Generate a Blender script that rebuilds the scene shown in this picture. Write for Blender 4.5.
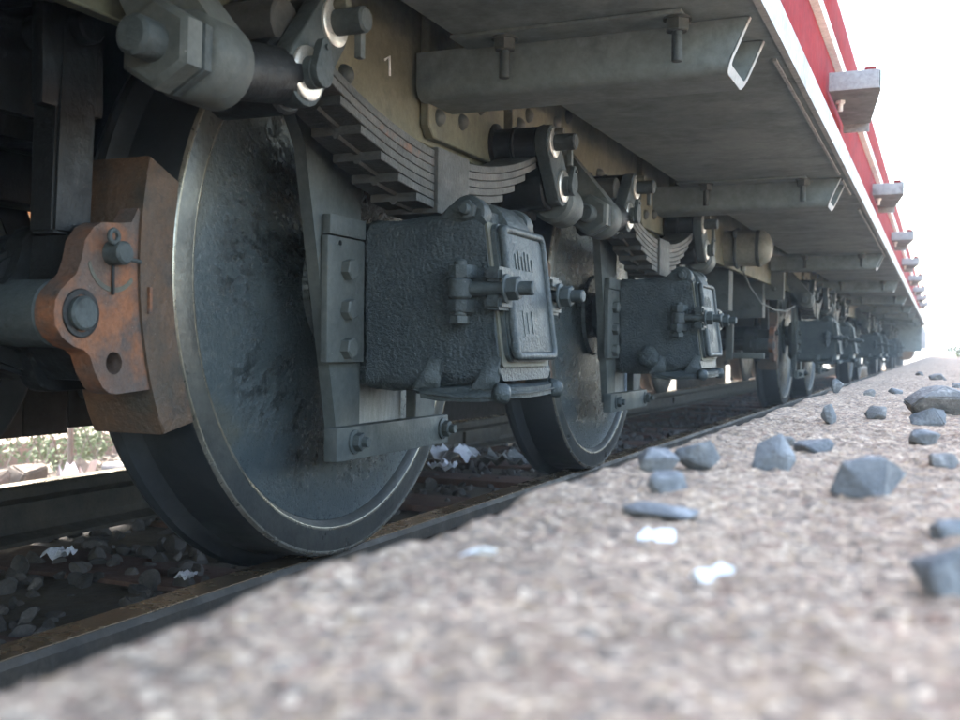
import bpy, bmesh, math, random
import numpy as np
from mathutils import Vector, Matrix
random.seed(7); RNG = np.random.default_rng(11)
for o in list(bpy.data.objects): bpy.data.objects.remove(o)
S = bpy.context.scene
COL = S.collection
R_ = math.radians
# ------------------------------------------------------------------ camera
cd = bpy.data.cameras.new('camera'); cam = bpy.data.objects.new('camera', cd); COL.objects.link(cam)
yaw, pitch, roll = R_(23.4), R_(-.67), R_(.65)
Fw = Vector((-math.sin(yaw)*math.cos(pitch), math.cos(yaw)*math.cos(pitch), math.sin(pitch)))
R0 = Vector((math.cos(yaw), math.sin(yaw), 0)); U0 = R0.cross(Fw)
Rr = R0*math.cos(roll)+U0*math.sin(roll); Ur = -R0*math.sin(roll)+U0*math.cos(roll)
cam.matrix_world = Matrix(((Rr.x, Ur.x, -Fw.x, 0), (Rr.y, Ur.y, -Fw.y, 0), (Rr.z, Ur.z, -Fw.z, 0), (0, 0, 0, 1)))
cd.sensor_width = 36; cd.lens = 36*1060/960; cd.clip_start = .02; cd.clip_end = 5000
cd.dof.use_dof = True; cd.dof.focus_distance = 1.9; cd.dof.aperture_fstop = 8.5
S.camera = cam
# ------------------------------------------------------------------ light
SUN_EL, SUN_AZ = R_(48), R_(-52)          # azimuth measured from +Y towards +X: the sun stands beyond the train
w = bpy.data.worlds.new('World'); S.world = w; w.use_nodes = True
nt = w.node_tree; bg = nt.nodes['Background']
sky = nt.nodes.new('ShaderNodeTexSky'); sky.sky_type = 'NISHITA'; sky.sun_disc = False
sky.sun_elevation = SUN_EL; sky.sun_rotation = SUN_AZ; sky.air_density = 1.25; sky.dust_density = 3.6; sky.ozone_density = 1.0
nt.links.new(sky.outputs[0], bg.inputs[0]); bg.inputs[1].default_value = .15
sd = bpy.data.lights.new('sun', 'SUN'); sun = bpy.data.objects.new('sun', sd); COL.objects.link(sun)
sd.energy = 2.2; sd.angle = R_(.5); sd.color = (1, .94, .84)
sdir = Vector((math.sin(SUN_AZ)*math.cos(SUN_EL), math.cos(SUN_AZ)*math.cos(SUN_EL), math.sin(SUN_EL)))
sun.rotation_euler = sdir.to_track_quat('Z', 'Y').to_euler(); sun.location = (-20, 20, 30)
S.view_settings.view_transform = 'Standard'; S.view_settings.look = 'None'
S.view_settings.gamma = 1; S.view_settings.exposure = 3.35; S.view_settings.use_curve_mapping = False
S.render.engine = 'CYCLES'
S.cycles.max_bounces = 8; S.cycles.diffuse_bounces = 5; S.cycles.glossy_bounces = 4

# ------------------------------------------------------------------ materials
def mat(name, c1, c2, scale=6, rough=(.5, .75), metal=0., bump=.25, bscale=None, c3=None, c3pos=.62, c3w=.06, c3scale=None,
        specks=None, spec=.4, detail=6, stretch=None, bdist=.004, pos=True):
    """dirty procedural surface: two mixed colours, a third in hard-edged stains, optional pale specks, noise relief"""
    m = bpy.data.materials.new(name); m.use_nodes = True
    t = m.node_tree; N, L = t.nodes, t.links
    b = N['Principled BSDF']; b.inputs['Metallic'].default_value = metal
    b.inputs['Specular IOR Level'].default_value = spec
    if pos: src = N.new('ShaderNodeNewGeometry').outputs['Position']
    else: src = N.new('ShaderNodeTexCoord').outputs['Object']
    if stretch:
        mp = N.new('ShaderNodeMapping'); mp.inputs['Scale'].default_value = stretch; L.new(src, mp.inputs[0]); src_c = mp.outputs[0]
    else: src_c = src
    def noise(sc, d=detail, r=.6, s=src_c):
        n = N.new('ShaderNodeTexNoise'); n.inputs['Scale'].default_value = sc; n.inputs['Detail'].default_value = d
        n.inputs['Roughness'].default_value = r; L.new(s, n.inputs['Vector']); return n.outputs[0]
    def ramp(v, a, z):
        r = N.new('ShaderNodeMapRange'); r.inputs[1].default_value = a; r.inputs[2].default_value = z; L.new(v, r.inputs[0]); return r.outputs[0]
    def mix(f, a, c):
        x = N.new('ShaderNodeMix'); x.data_type = 'RGBA'; L.new(f, x.inputs[0])
        for i, v in ((6, a), (7, c)):
            if isinstance(v, tuple): x.inputs[i].default_value = (*v, 1)
            else: L.new(v, x.inputs[i])
        return x.outputs[2]
    n1 = noise(scale)
    col = mix(ramp(n1, .36, .66), c1, c2)
    if c3: col = mix(ramp(noise(c3scale or scale*1.7, 8, .65), c3pos-c3w, c3pos+c3w), col, c3)
    fine = noise(scale*14, 4, .7, src)
    x = N.new('ShaderNodeMix'); x.data_type = 'RGBA'; x.blend_type = 'MULTIPLY'; x.inputs[0].default_value = .55
    cr = ramp(fine, .25, .75); L.new(col, x.inputs[6])
    cc = N.new('ShaderNodeCombineColor'); [L.new(cr, cc.inputs[i]) for i in range(3)]; L.new(cc.outputs[0], x.inputs[7]); 
    g = N.new('ShaderNodeMix'); g.data_type = 'RGBA'; g.blend_type = 'ADD'; g.inputs[0].default_value = .35; L.new(x.outputs[2], g.inputs[6]); L.new(col, g.inputs[7])
    col = g.outputs[2]
    if specks:
        v = N.new('ShaderNodeTexVoronoi'); v.inputs['Scale'].default_value = specks[0]; L.new(src, v.inputs['Vector'])
        col = mix(ramp(v.outputs['Distance'], specks[1], specks[1]*.6), col, specks[2])
    L.new(col, b.inputs['Base Color'])
    rr = N.new('ShaderNodeMapRange'); rr.inputs[3].default_value = rough[0]; rr.inputs[4].default_value = rough[1]
    rr.inputs[1].default_value = .3; rr.inputs[2].default_value = .7
    L.new(noise(scale*3, 4, .6, src), rr.inputs[0]); L.new(rr.outputs[0], b.inputs['Roughness'])
    bp = N.new('ShaderNodeBump'); bp.inputs['Strength'].default_value = bump; bp.inputs['Distance'].default_value = bdist
    L.new(noise(bscale or scale*10, 5, .6, src), bp.inputs['Height']); L.new(bp.outputs[0], b.inputs['Normal'])
    return m
M = {}
M['steel']   = mat('grimy_steel', (.032, .040, .040), (.062, .070, .066), 9, c3=(.016, .018, .018), bump=.5, bscale=160, bdist=.004, specks=(55, .05, (.22, .22, .2)))
M['dark']    = mat('shade_black_steel', (.0025, .003, .003), (.0075, .008, .008), 8, (.4, .7), bump=.5, bscale=120, bdist=.003)  # near-black: deep shade under the wagon put into the colour
M['khaki']   = mat('khaki_frame_paint', (.105, .103, .068), (.155, .148, .10), 5, c3=(.055, .056, .045), c3pos=.62, c3w=.10, bump=.25, bscale=90, bdist=.003)
M['guard']   = mat('grey_khaki_plate', (.052, .058, .054), (.088, .092, .08), 6, c3=(.034, .04, .04), c3w=.1, bump=.35, bscale=130, bdist=.003, specks=(40, .045, (.24, .24, .22)))
M['box']     = mat('thick_tarry_casting', (.031, .040, .041), (.052, .062, .061), 24, (.28, .46), bump=1., bscale=170, bdist=.009, c3=(.018, .024, .026), specks=(48, .05, (.2, .22, .21)), spec=.5)
M['lid']     = mat('grey_casting', (.027, .034, .034), (.046, .054, .051), 14, (.36, .6), bump=.7, bscale=150, bdist=.004, c3=(.024, .03, .032), specks=(60, .05, (.16, .17, .16)))
M['spring']  = mat('spring_leaf_steel', (.034, .034, .030), (.066, .060, .051), 10, bump=.5, bscale=140, bdist=.004, c3=(.028, .028, .026), c3w=.1, stretch=(1, .35, 2))
M['rustleaf'] = mat('rusty_spring_leaf', (.048, .045, .04), (.088, .075, .063), 9, c3=(.15, .07, .042), c3pos=.61, c3w=.06, bump=.5, bscale=140, bdist=.004)
M['rust']    = mat('rusty_casting', (.068, .058, .050), (.125, .066, .042), 12, (.55, .85), c3=(.21, .082, .036), c3pos=.525, c3w=.08, c3scale=14, bump=.6, bscale=110, bdist=.005, specks=(70, .05, (.3, .27, .2)))
M['shoe']    = mat('brake_shoe_iron', (.058, .045, .032), (.12, .062, .032), 11, (.5, .8), c3=(.024, .023, .021), c3w=.1, bump=.6, bscale=120, bdist=.005, specks=(80, .05, (.25, .23, .18)))
M['tread']   = mat('wheel_tread_black', (.014, .016, .018), (.03, .032, .033), 6, (.28, .5), bump=.2, bscale=60, bdist=.002, spec=.6)
M['rim']     = mat('worn_wheel_rim', (.075, .078, .073), (.11, .104, .086), 6, (.26, .38), .5, bump=.3, bscale=120, bdist=.002, c3=(.05, .05, .046), c3w=.12)
M['disc']    = None
M['discrust'] = mat('browned_wheel_rim', (.24, .19, .13), (.19, .17, .14), 10, (.3, .5), .5, bump=.15, bscale=90, bdist=.001)
M['edge']    = mat('polished_wheel_edge', (.30, .28, .23), (.22, .19, .14), 9, (.22, .36), .7, bump=.1, c3=(.12, .11, .09), c3w=.12)
M['bright']  = mat('bright_washer', (.62, .60, .55), (.48, .46, .42), 30, (.25, .4), .6, bump=.1)
M['gasket']  = mat('pale_gasket', (.095, .09, .062), (.065, .062, .048), 20, bump=.3, bscale=150, bdist=.002)
M['board']   = mat('grey_green_running_board', (.135, .158, .152), (.19, .215, .205), 3, (.5, .75), c3=(.085, .10, .098), c3pos=.60, c3w=.10, bump=.3, bscale=50, bdist=.003, c3scale=7, specks=(9, .03, (.2, .2, .17)))
M['lip']     = mat('skylit_board_edge', (.26, .27, .26), (.34, .34, .325), 6, c3=(.18, .18, .17), bump=.2)  # sky glare on the outward edge put into the pale colour
M['red']     = mat('red_side_paint', (.19, .011, .013), (.23, .018, .017), 3, (.75, .9), bump=.15, spec=.08, c3=(.12, .014, .016), c3pos=.62, c3w=.1)
M['white']   = mat('white_paint', (.78, .78, .76), (.72, .72, .70), 5, bump=.1)
M['tank']    = mat('cream_grey_tank', (.15, .155, .125), (.20, .20, .165), 6, (.35, .55), bump=.15, c3=(.1, .1, .085))
M['rail']    = mat('rail_side_steel', (.045, .038, .029), (.075, .058, .04), 9, (.5, .8), .2, bump=.35, bscale=110, bdist=.002)
M['railtop'] = mat('polished_glint_rail_top', (.52, .36, .21), (.40, .28, .17), 7, (.2, .32), .9, bump=.08, stretch=(1, .1, 1))  # orange of a sunlit reflection put into the metal's colour
M['sleeper'] = mat('brown_wooden_sleeper', (.085, .045, .032), (.14, .075, .05), 7, (.7, .9), bump=.8, bscale=30, bdist=.008, stretch=(.25, 1, 1))
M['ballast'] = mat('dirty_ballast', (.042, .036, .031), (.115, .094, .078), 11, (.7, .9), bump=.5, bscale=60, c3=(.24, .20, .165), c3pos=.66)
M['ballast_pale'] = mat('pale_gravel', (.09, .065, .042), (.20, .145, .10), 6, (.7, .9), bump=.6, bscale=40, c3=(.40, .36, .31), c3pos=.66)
M['earth']   = mat('dark_track_bed', (.03, .027, .025), (.06, .052, .045), 5, (.8, .95), bump=.8, bscale=40, bdist=.01)
M['sand']    = mat('sunlit_dusty_ground', (.075, .055, .034), (.12, .088, .056), 2.2, (.8, .95), bump=.6, bscale=12, bdist=.02)
M['stone']   = mat('blue_grey_stone', (.105, .108, .109), (.185, .186, .182), 30, (.55, .8), bump=.7, bscale=160, bdist=.004, c3=(.28, .28, .27), c3pos=.62, c3w=.1)
M['stone_brown'] = mat('brown_grey_stone', (.11, .106, .10), (.18, .17, .155), 30, (.6, .85), bump=.7, bscale=160, bdist=.004, c3=(.33, .31, .28), c3pos=.62, c3w=.1)
M['chip']    = mat('white_chip', (.88, .88, .86), (.82, .82, .80), 30, bump=.3)
M['rubble']  = mat('warm_brown_rock', (.05, .032, .02), (.095, .062, .04), 12, (.7, .9), bump=.7, bscale=60, bdist=.006, c3=(.16, .12, .08))
M['pinkwall'] = mat('pink_plaster', (.24, .13, .09), (.19, .105, .075), 3, bump=.4)
M['yellow']  = mat('yellow_ochre_paint', (.36, .19, .02), (.28, .15, .02), 3, bump=.2)
M['ochre']   = mat('ochre_timber', (.11, .062, .02), (.07, .04, .016), 5, bump=.6, bdist=.01, stretch=(1, .3, 1), c3=(.04, .025, .012))
M['leaf']    = mat('green_leaf', (.075, .12, .03), (.11, .15, .04), 8, (.5, .7), bump=.1)
M['cloth']   = mat('white_plastic_litter', (.75, .74, .74), (.65, .6, .64), 20, bump=.3)
M['wire']    = mat('rusty_fence_wire', (.11, .08, .06), (.16, .12, .09), 10, bump=.2)
M['pale']    = mat('pale_dust_plate', (.22, .22, .205), (.32, .31, .29), 40, bump=.6, bscale=80, stretch=(1, 2.5, .4))
M['letter']  = M['white']

def disc_mat():
    m = bpy.data.materials.new('oily_wheel_disc'); m.use_nodes = True; t = m.node_tree; N, L = t.nodes, t.links; b = N['Principled BSDF']
    tc = N.new('ShaderNodeTexCoord').outputs['Object']; sp = N.new('ShaderNodeSeparateXYZ'); L.new(tc, sp.inputs[0])
    def M2(op, a, c=None):
        n = N.new('ShaderNodeMath'); n.operation = op
        for i, v in ((0, a), (1, c)):
            if v is None: continue
            if isinstance(v, (int, float)): n.inputs[i].default_value = v
            else: L.new(v, n.inputs[i])
        return n.outputs[0]
    rad = M2('SQRT', M2('ADD', M2('MULTIPLY', sp.outputs[1], sp.outputs[1]), M2('MULTIPLY', sp.outputs[2], sp.outputs[2])))
    inv = M2('DIVIDE', 1., M2('ADD', rad, .02)); cy = M2('MULTIPLY', sp.outputs[1], inv); cz = M2('MULTIPLY', sp.outputs[2], inv)
    def noise(vec, sc, d=6, r=.6):
        n = N.new('ShaderNodeTexNoise'); n.inputs['Scale'].default_value = sc; n.inputs['Detail'].default_value = d; n.inputs['Roughness'].default_value = r; L.new(vec, n.inputs['Vector']); return n.outputs[0]
    def rng(v, a, z, lo=0., hi=1.):
        r = N.new('ShaderNodeMapRange'); r.interpolation_type = 'SMOOTHSTEP'
        for i, q in ((1, a), (2, z), (3, lo), (4, hi)): r.inputs[i].default_value = q
        L.new(v, r.inputs[0]); return r.outputs[0]
    cv = N.new('ShaderNodeCombineXYZ'); L.new(cy, cv.inputs[0]); L.new(cz, cv.inputs[1]); L.new(M2('MULTIPLY', rad, 1.6), cv.inputs[2])
    streak = noise(cv.outputs[0], 16, 8, .68); blot = noise(tc, 7, 5, .55); drip = noise(tc, 38, 7, .7); fine = noise(tc, 150, 4, .7)
    oil = M2('MULTIPLY', rng(streak, .44, .56), rng(blot, .38, .54)); oil = M2('MULTIPLY', oil, rng(rad, .385, .30))
    oil2 = M2('MULTIPLY', rng(drip, .52, .64), M2('MULTIPLY', rng(blot, .38, .52), rng(rad, .36, .27)))
    oil = M2('MAXIMUM', oil, oil2)
    def mix(f, a, c):
        x = N.new('ShaderNodeMix'); x.data_type = 'RGBA'; L.new(f, x.inputs[0])
        for i, v in ((6, a), (7, c)):
            if isinstance(v, tuple): x.inputs[i].default_value = (*v, 1)
            else: L.new(v, x.inputs[i])
        return x.outputs[2]
    col = mix(rng(streak, .35, .65), (.058, .072, .073), (.092, .105, .102)); col = mix(rng(blot, .55, .72), col, (.082, .082, .065)); col = mix(M2('MULTIPLY', rng(fine, .35, .65), .35), col, (.03, .038, .04))
    col = mix(M2('MULTIPLY', oil, .78), col, (.012, .015, .015)); L.new(col, b.inputs['Base Color'])
    L.new(M2('ADD', rng(fine, .3, .7, .24, .40), M2('MULTIPLY', oil, -.06)), b.inputs['Roughness']); b.inputs['Metallic'].default_value = .2; b.inputs['Specular IOR Level'].default_value = .6
    bp = N.new('ShaderNodeBump'); bp.inputs['Strength'].default_value = .5; bp.inputs['Distance'].default_value = .004
    L.new(M2('ADD', M2('MULTIPLY', oil, .5), M2('MULTIPLY', fine, .5)), bp.inputs['Height']); L.new(bp.outputs[0], b.inputs['Normal']); return m
M['disc'] = disc_mat()
def concrete():
    m = bpy.data.materials.new('coarse_aggregate_concrete'); m.use_nodes = True
    t = m.node_tree; N, L = t.nodes, t.links; b = N['Principled BSDF']; b.inputs['Roughness'].default_value = .85
    b.inputs['Specular IOR Level'].default_value = .3
    src = N.new('ShaderNodeNewGeometry').outputs['Position']
    def vor(sc, rnd=1.):
        v = N.new('ShaderNodeTexVoronoi'); v.inputs['Scale'].default_value = sc; v.inputs['Randomness'].default_value = rnd
        n = N.new('ShaderNodeTexNoise'); n.inputs['Scale'].default_value = sc*1.3; L.new(src, n.inputs['Vector'])
        a = N.new('ShaderNodeVectorMath'); a.operation = 'MULTIPLY_ADD'; a.inputs[1].default_value = (.7/sc,)*3
        L.new(n.outputs[1], a.inputs[0]); L.new(src, a.inputs[2]); L.new(a.outputs[0], v.inputs['Vector']); return v
    def crgb(stops, fac):
        r = N.new('ShaderNodeValToRGB'); r.color_ramp.interpolation = 'CONSTANT'
        e = r.color_ramp.elements
        while len(e) < len(stops): e.new(.5)
        for i, (p, c) in enumerate(stops): e[i].position = p; e[i].color = (*c, 1)
        L.new(fac, r.inputs[0]); return r.outputs[0]
    v1 = vor(210); sep = N.new('ShaderNodeSeparateColor'); L.new(v1.outputs['Color'], sep.inputs[0])
    pebble = crgb([(0, (0.288, 0.204, 0.141)), (.16, (0.403, 0.289, 0.196)), (.30, (0.192, 0.142, 0.103)), (.42, (0.450, 0.321, 0.213)), (.54, (0.294, 0.190, 0.130)), (.66, (0.362, 0.251, 0.154)), (.76, (0.245, 0.191, 0.143)), (.86, (0.538, 0.408, 0.284))], sep.outputs[0])
    nz = N.new('ShaderNodeTexNoise'); nz.inputs['Scale'].default_value = 9; nz.inputs['Detail'].default_value = 8; L.new(src, nz.inputs['Vector'])
    cem = crgb([(0, (0.329, 0.235, 0.162)), (.5, (0.358, 0.258, 0.177))], nz.outputs[0]); 
    mr = N.new('ShaderNodeMapRange'); mr.inputs[1].default_value = .55/105*105*.62; mr.inputs[2].default_value = .38; L.new(v1.outputs['Distance'], mr.inputs[0])
    x = N.new('ShaderNodeMix'); x.data_type = 'RGBA'; L.new(mr.outputs[0], x.inputs[0]); L.new(cem, x.inputs[6]); L.new(pebble, x.inputs[7])
    n2 = N.new('ShaderNodeTexNoise'); n2.inputs['Scale'].default_value = 260; n2.inputs['Detail'].default_value = 5; L.new(src, n2.inputs['Vector'])
    n3 = N.new('ShaderNodeTexNoise'); n3.inputs['Scale'].default_value = 14; n3.inputs['Detail'].default_value = 6; n3.inputs['Roughness'].default_value = .7; L.new(src, n3.inputs['Vector'])
    h = N.new('ShaderNodeMath'); h.operation = 'MULTIPLY'; L.new(n2.outputs[0], h.inputs[0]); L.new(n3.outputs[0], h.inputs[1])
    mm = N.new('ShaderNodeMapRange'); mm.inputs[1].default_value = .1; mm.inputs[2].default_value = .42; mm.inputs[3].default_value = .5; mm.inputs[4].default_value = 1.3; L.new(h.outputs[0], mm.inputs[0])
    y = N.new('ShaderNodeVectorMath'); y.operation = 'SCALE'; L.new(x.outputs[2], y.inputs[0]); L.new(mm.outputs[0], y.inputs['Scale'])
    L.new(y.outputs[0], b.inputs['Base Color'])
    bp = N.new('ShaderNodeBump'); bp.inputs['Strength'].default_value = .6; bp.inputs['Distance'].default_value = .003
    L.new(n2.outputs[0], bp.inputs['Height']); L.new(bp.outputs[0], b.inputs['Normal'])
    return m
M['concrete'] = concrete()

# ------------------------------------------------------------------ mesh helpers (world coordinates; objects are re-centred on their own middle)
WPOS = {}
def finish(bm, angle=38):
    bmesh.ops.recalc_face_normals(bm, faces=bm.faces)
    me = bpy.data.meshes.new('mesh'); bm.to_mesh(me); bm.free()
    me.polygons.foreach_set('use_smooth', [True]*len(me.polygons)); me.set_sharp_from_angle(angle=R_(angle))
    return me
def obj(name, bm, m, parent=None, label=None, cat=None, group=None, kind=None, angle=38):
    me = bm if isinstance(bm, bpy.types.Mesh) else finish(bm, angle)
    n = len(me.vertices); co = np.empty(n*3); me.vertices.foreach_get('co', co); co = co.reshape(-1, 3)
    c = Vector((co.min(0)+co.max(0))/2)
    me.transform(Matrix.Translation(-c)); me.name = name
    me.materials.append(M[m] if isinstance(m, str) else m)
    o = bpy.data.objects.new(name, me); COL.objects.link(o); WPOS[o.name] = c
    if parent: o.parent = parent; o.location = c-WPOS[parent.name]
    else: o.location = c
    for k, v in (('label', label), ('category', cat), ('group', group), ('kind', kind)):
        if v: o[k] = v
    return o
def empty(name, loc, label, cat, group=None):
    o = bpy.data.objects.new(name, None); COL.objects.link(o); o.location = loc; WPOS[o.name] = Vector(loc); o.empty_display_size = .1
    o['label'] = label; o['category'] = cat
    if group: o['group'] = group
    return o
def copy_tree(o, parent, d, top=True):
    c = o.copy(); COL.objects.link(c); c.parent = parent
    if top: c.location = o.location+Vector(d)
    for ch in list(o.children): copy_tree(ch, c, d, False)
    return c
def bx(bm, x0, x1, y0, y1, z0, z1, bev=0, seg=2):
    r = bmesh.ops.create_cube(bm, size=1, matrix=Matrix.Translation(((x0+x1)/2, (y0+y1)/2, (z0+z1)/2)) @ Matrix.Diagonal((abs(x1-x0), abs(y1-y0), abs(z1-z0), 1)))
    if bev:
        ed = list({e for v in r['verts'] for e in v.link_edges}); bmesh.ops.bevel(bm, geom=ed, offset=bev, segments=seg, affect='EDGES', profile=.6)
    return bm
def box(*a, **k): return bx(bmesh.new(), *a, **k)
def loft(bm, rings, cap0=True, cap1=True, closed=True):
    vs = [[bm.verts.new(p) for p in r] for r in rings]; n = len(rings[0])
    for a, b in zip(vs[:-1], vs[1:]):
        for i in range(n if closed else n-1): bm.faces.new((a[i], a[(i+1) % n], b[(i+1) % n], b[i]))
    if cap0: bm.faces.new(vs[0][::-1])
    if cap1: bm.faces.new(vs[-1])
    return bm
def prism(bm, poly, axis, a, b, bev=0, seg=2):
    """poly of 2-D points in the two other axes (in x,y,z order) extruded along axis from a to b"""
    def p3(u, v, t): return {'X': (t, u, v), 'Y': (u, t, v), 'Z': (u, v, t)}[axis]
    va = [bm.verts.new(p3(u, v, a)) for u, v in poly]; vb = [bm.verts.new(p3(u, v, b)) for u, v in poly]; n = len(poly)
    fa = bm.faces.new(va); fb = bm.faces.new(vb[::-1])
    for i in range(n): bm.faces.new((va[i], vb[i], vb[(i+1) % n], va[(i+1) % n]))
    if bev:
        ed = list(set(fa.edges) | set(fb.edges)); bmesh.ops.bevel(bm, geom=ed, offset=bev, segments=seg, affect='EDGES', profile=.6)
    return bm
def frame_for(d):
    d = Vector(d).normalized(); a = Vector((0, 0, 1)) if abs(d.z) < .9 else Vector((0, 1, 0))
    u = d.cross(a).normalized(); return u, d.cross(u).normalized()
def lathe(bm, prof, origin, axis, n=32, ph=0, cap=True):
    """prof: (distance along axis, radius) pairs"""
    d = Vector(axis).normalized(); u, v = frame_for(d); o = Vector(origin)
    rings = [[o+d*t+(u*math.cos(ph+2*math.pi*i/n)+v*math.sin(ph+2*math.pi*i/n))*r for i in range(n)] for t, r in prof]
    return loft(bm, rings, cap, cap)
def cyl(bm, p, q, r, n=24, bev=.0, ph=0):
    p, q = Vector(p), Vector(q); L = (q-p).length
    pr = [(0, r-bev), (bev, r), (L-bev, r), (L, r-bev)] if bev else [(0, r), (L, r)]
    return lathe(bm, pr, p, q-p, n, ph)
def hexa(bm, p, axis, r, h, ch=.12, ph=.3):
    return lathe(bm, [(0, r), (h*(1-ch), r), (h, r*.86)], p, axis, 6, ph)
def tube(bm, pts, r, n=8, cap=True):
    pts = [Vector(p) for p in pts]; rings = []
    for i, p in enumerate(pts):
        d = (pts[min(i+1, len(pts)-1)]-pts[max(i-1, 0)]).normalized(); u, v = frame_for(d)
        rr = r[i] if isinstance(r, (list, tuple)) else r
        rings.append([p+(u*math.cos(2*math.pi*k/n)+v*math.sin(2*math.pi*k/n))*rr for k in range(n)])
    return loft(bm, rings, cap, cap)
def ring(bm, c, axis, R, r, n=28, k=10):
    d = Vector(axis).normalized(); u, v = frame_for(d); c = Vector(c); vs = []
    for i in range(n):
        a = 2*math.pi*i/n; e = u*math.cos(a)+v*math.sin(a)
        vs.append([bm.verts.new(c+e*(R+r*math.cos(2*math.pi*j/k))+d*r*math.sin(2*math.pi*j/k)) for j in range(k)])
    for i in range(n):
        for j in range(k): bm.faces.new((vs[i][j], vs[(i+1) % n][j], vs[(i+1) % n][(j+1) % k], vs[i][(j+1) % k]))
    return bm
def washer(bm, c, axis, ro, ri, h, n=28):
    d = Vector(axis).normalized(); u, v = frame_for(d); c = Vector(c); rings = []
    for t, r in ((0, ri), (0, ro), (h*.7, ro), (h, ro-.15*(ro-ri)), (h, ri), (0, ri)):
        rings.append([c+d*t+(u*math.cos(2*math.pi*i/n)+v*math.sin(2*math.pi*i/n))*r for i in range(n)])
    loft(bm, rings, False, False); bmesh.ops.remove_doubles(bm, verts=bm.verts, dist=1e-6); return bm
def hull(bm, pts, bev=0):
    vs = [bm.verts.new(p) for p in pts]; r = bmesh.ops.convex_hull(bm, input=vs)
    bad = list({g for g in list(r['geom_interior'])+list(r['geom_unused']) if isinstance(g, bmesh.types.BMVert)})
    bmesh.ops.delete(bm, geom=bad, context='VERTS')
    if bev:
        ed = [e for e in bm.edges if len(e.link_faces) == 2 and e.calc_face_angle(0) > .6]
        bmesh.ops.bevel(bm, geom=ed, offset=bev, segments=2, affect='EDGES')
    return bm
def dome(bm, c, axis, r, h, n=14):
    return lathe(bm, [(0, r), (h*.35, r*.95), (h*.7, r*.72), (h*.93, r*.38), (h, r*.08)], c, axis, n)
def rough(bm, amt, freq, seed=0):
    """uneven casting: push vertices along smooth pseudo-noise"""
    for v in bm.verts:
        p = v.co*freq
        v.co += Vector((math.sin(p.y*1.7+p.z*2.3+seed)*math.cos(p.x*1.3+1), math.sin(p.x*2.1+p.z*1.1+seed*2)*math.cos(p.y*1.9), math.sin(p.x*1.2+p.y*2.2+seed*3)))*amt
    return bm

# ------------------------------------------------------------------ numbers of the place (metres; origin = the lens, Y along the track)
AX1, PITCH = 1.575, 1.455
WX, WR, WZ = -.93, .455, .10          # outer wheel face, tread radius, axle height
XC = -1.585                           # track centre line
RT = WZ-WR                            # rail top
PZ, PE = -.09, -.237                  # platform top and edge
RBZ, RBI, RBO = .51, -.735, -.243    # running board underside, inner edge, outer edge
FX = -.845                            # outer face of the frame plate
Y0, Y1 = -2.2, 21.8                   # wagon ends
def mirx(x): return 2*XC-x

# ------------------------------------------------------------------ sky is the world; ground, platform
def sheet(xs, ys, zf):
    V = [(x, y, zf(x, y)) for y in ys for x in xs]; n = len(xs)
    Fc = [(j*n+i, j*n+i+1, (j+1)*n+i+1, (j+1)*n+i) for j in range(len(ys)-1) for i in range(n-1)]
    me = bpy.data.meshes.new('mesh'); me.from_pydata(V, [], Fc); me.polygons.foreach_set('use_smooth', [True]*len(Fc)); return me
def gz(x, y):
    if x > -2.75: return -.525
    if x < -4.3: return -.98
    t = (-2.75-x)/1.55; return -.525-.455*t*t*(3-2*t)
obj('ground', sheet([-2500, -60, -20, -8, -5.5, -4.3, -3.9, -3.5, -3.1, -2.75, -1.5, .4, 8, 60, 2500], [-2500, -60, -10, 0, 5, 10, 20, 40, 80, 300, 2500], gz), 'sand', kind='structure')
obj('track_bed', sheet([-2.95, -2.8, -2.6, -2.0, -1.4, -.9, -.6], list(np.linspace(-4, 60, 40)), lambda x, y: -.58 if x < -2.9 else -.535+.006*math.sin(y*3+x*5)), 'earth', kind='structure')
# platform: fine displaced grid near the lens
xs = np.concatenate([np.linspace(PE, .12, 92), np.linspace(.13, 1.2, 24), [2, 4, 7]])
ys = np.concatenate([np.linspace(-.6, .08, 18)[:-1], np.linspace(.08, 1.5, 360), np.geomspace(1.505, 9, 260)[1:], np.geomspace(9, 75, 50)[1:]])
gx, gy = np.meshgrid(xs, ys)
def vnoise(x, y, seed):
    r = np.random.default_rng(seed).random((512, 512)); xi, yi = np.floor(x).astype(int), np.floor(y).astype(int); fx, fy = x-xi, y-yi
    fx, fy = fx*fx*(3-2*fx), fy*fy*(3-2*fy); a = r[xi % 512, yi % 512]; b = r[(xi+1) % 512, yi % 512]; c = r[xi % 512, (yi+1) % 512]; d = r[(xi+1) % 512, (yi+1) % 512]
    return (a*(1-fx)+b*fx)*(1-fy)+(c*(1-fx)+d*fx)*fy-.5
pz = PZ+.0035*vnoise(gx*75, gy*75, 1)+.0042*vnoise(gx*170, gy*170, 2)+.0035*vnoise(gx*22, gy*22, 3)+.007*vnoise(gx*6, gy*6, 4)
edge = np.clip((gx-PE)/.02, 0, 1); pz = pz-.012*(1-edge)**2*(1+vnoise(gx*40, gy*30, 5))
gxe = gx+np.where(gx < PE+1e-6, .012*vnoise(gx*0+3, gy*45, 6)+.008*vnoise(gx*0+7, gy*14, 8), 0)
V = np.stack([gxe, gy, pz], -1).reshape(-1, 3); nx = len(xs); ny = len(ys)
ii = (np.arange(ny-1)[:, None]*nx+np.arange(nx-1)[None]).ravel(); Fc = np.stack([ii, ii+1, ii+nx+1, ii+nx], 1).tolist()
V = V.tolist(); base = len(V)
for j in range(ny): x, y, z = V[j*nx]; V.append((x-.004+.006*math.sin(y*31), y, z-.03)); V.append((x-.002, y, -.6))
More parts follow.
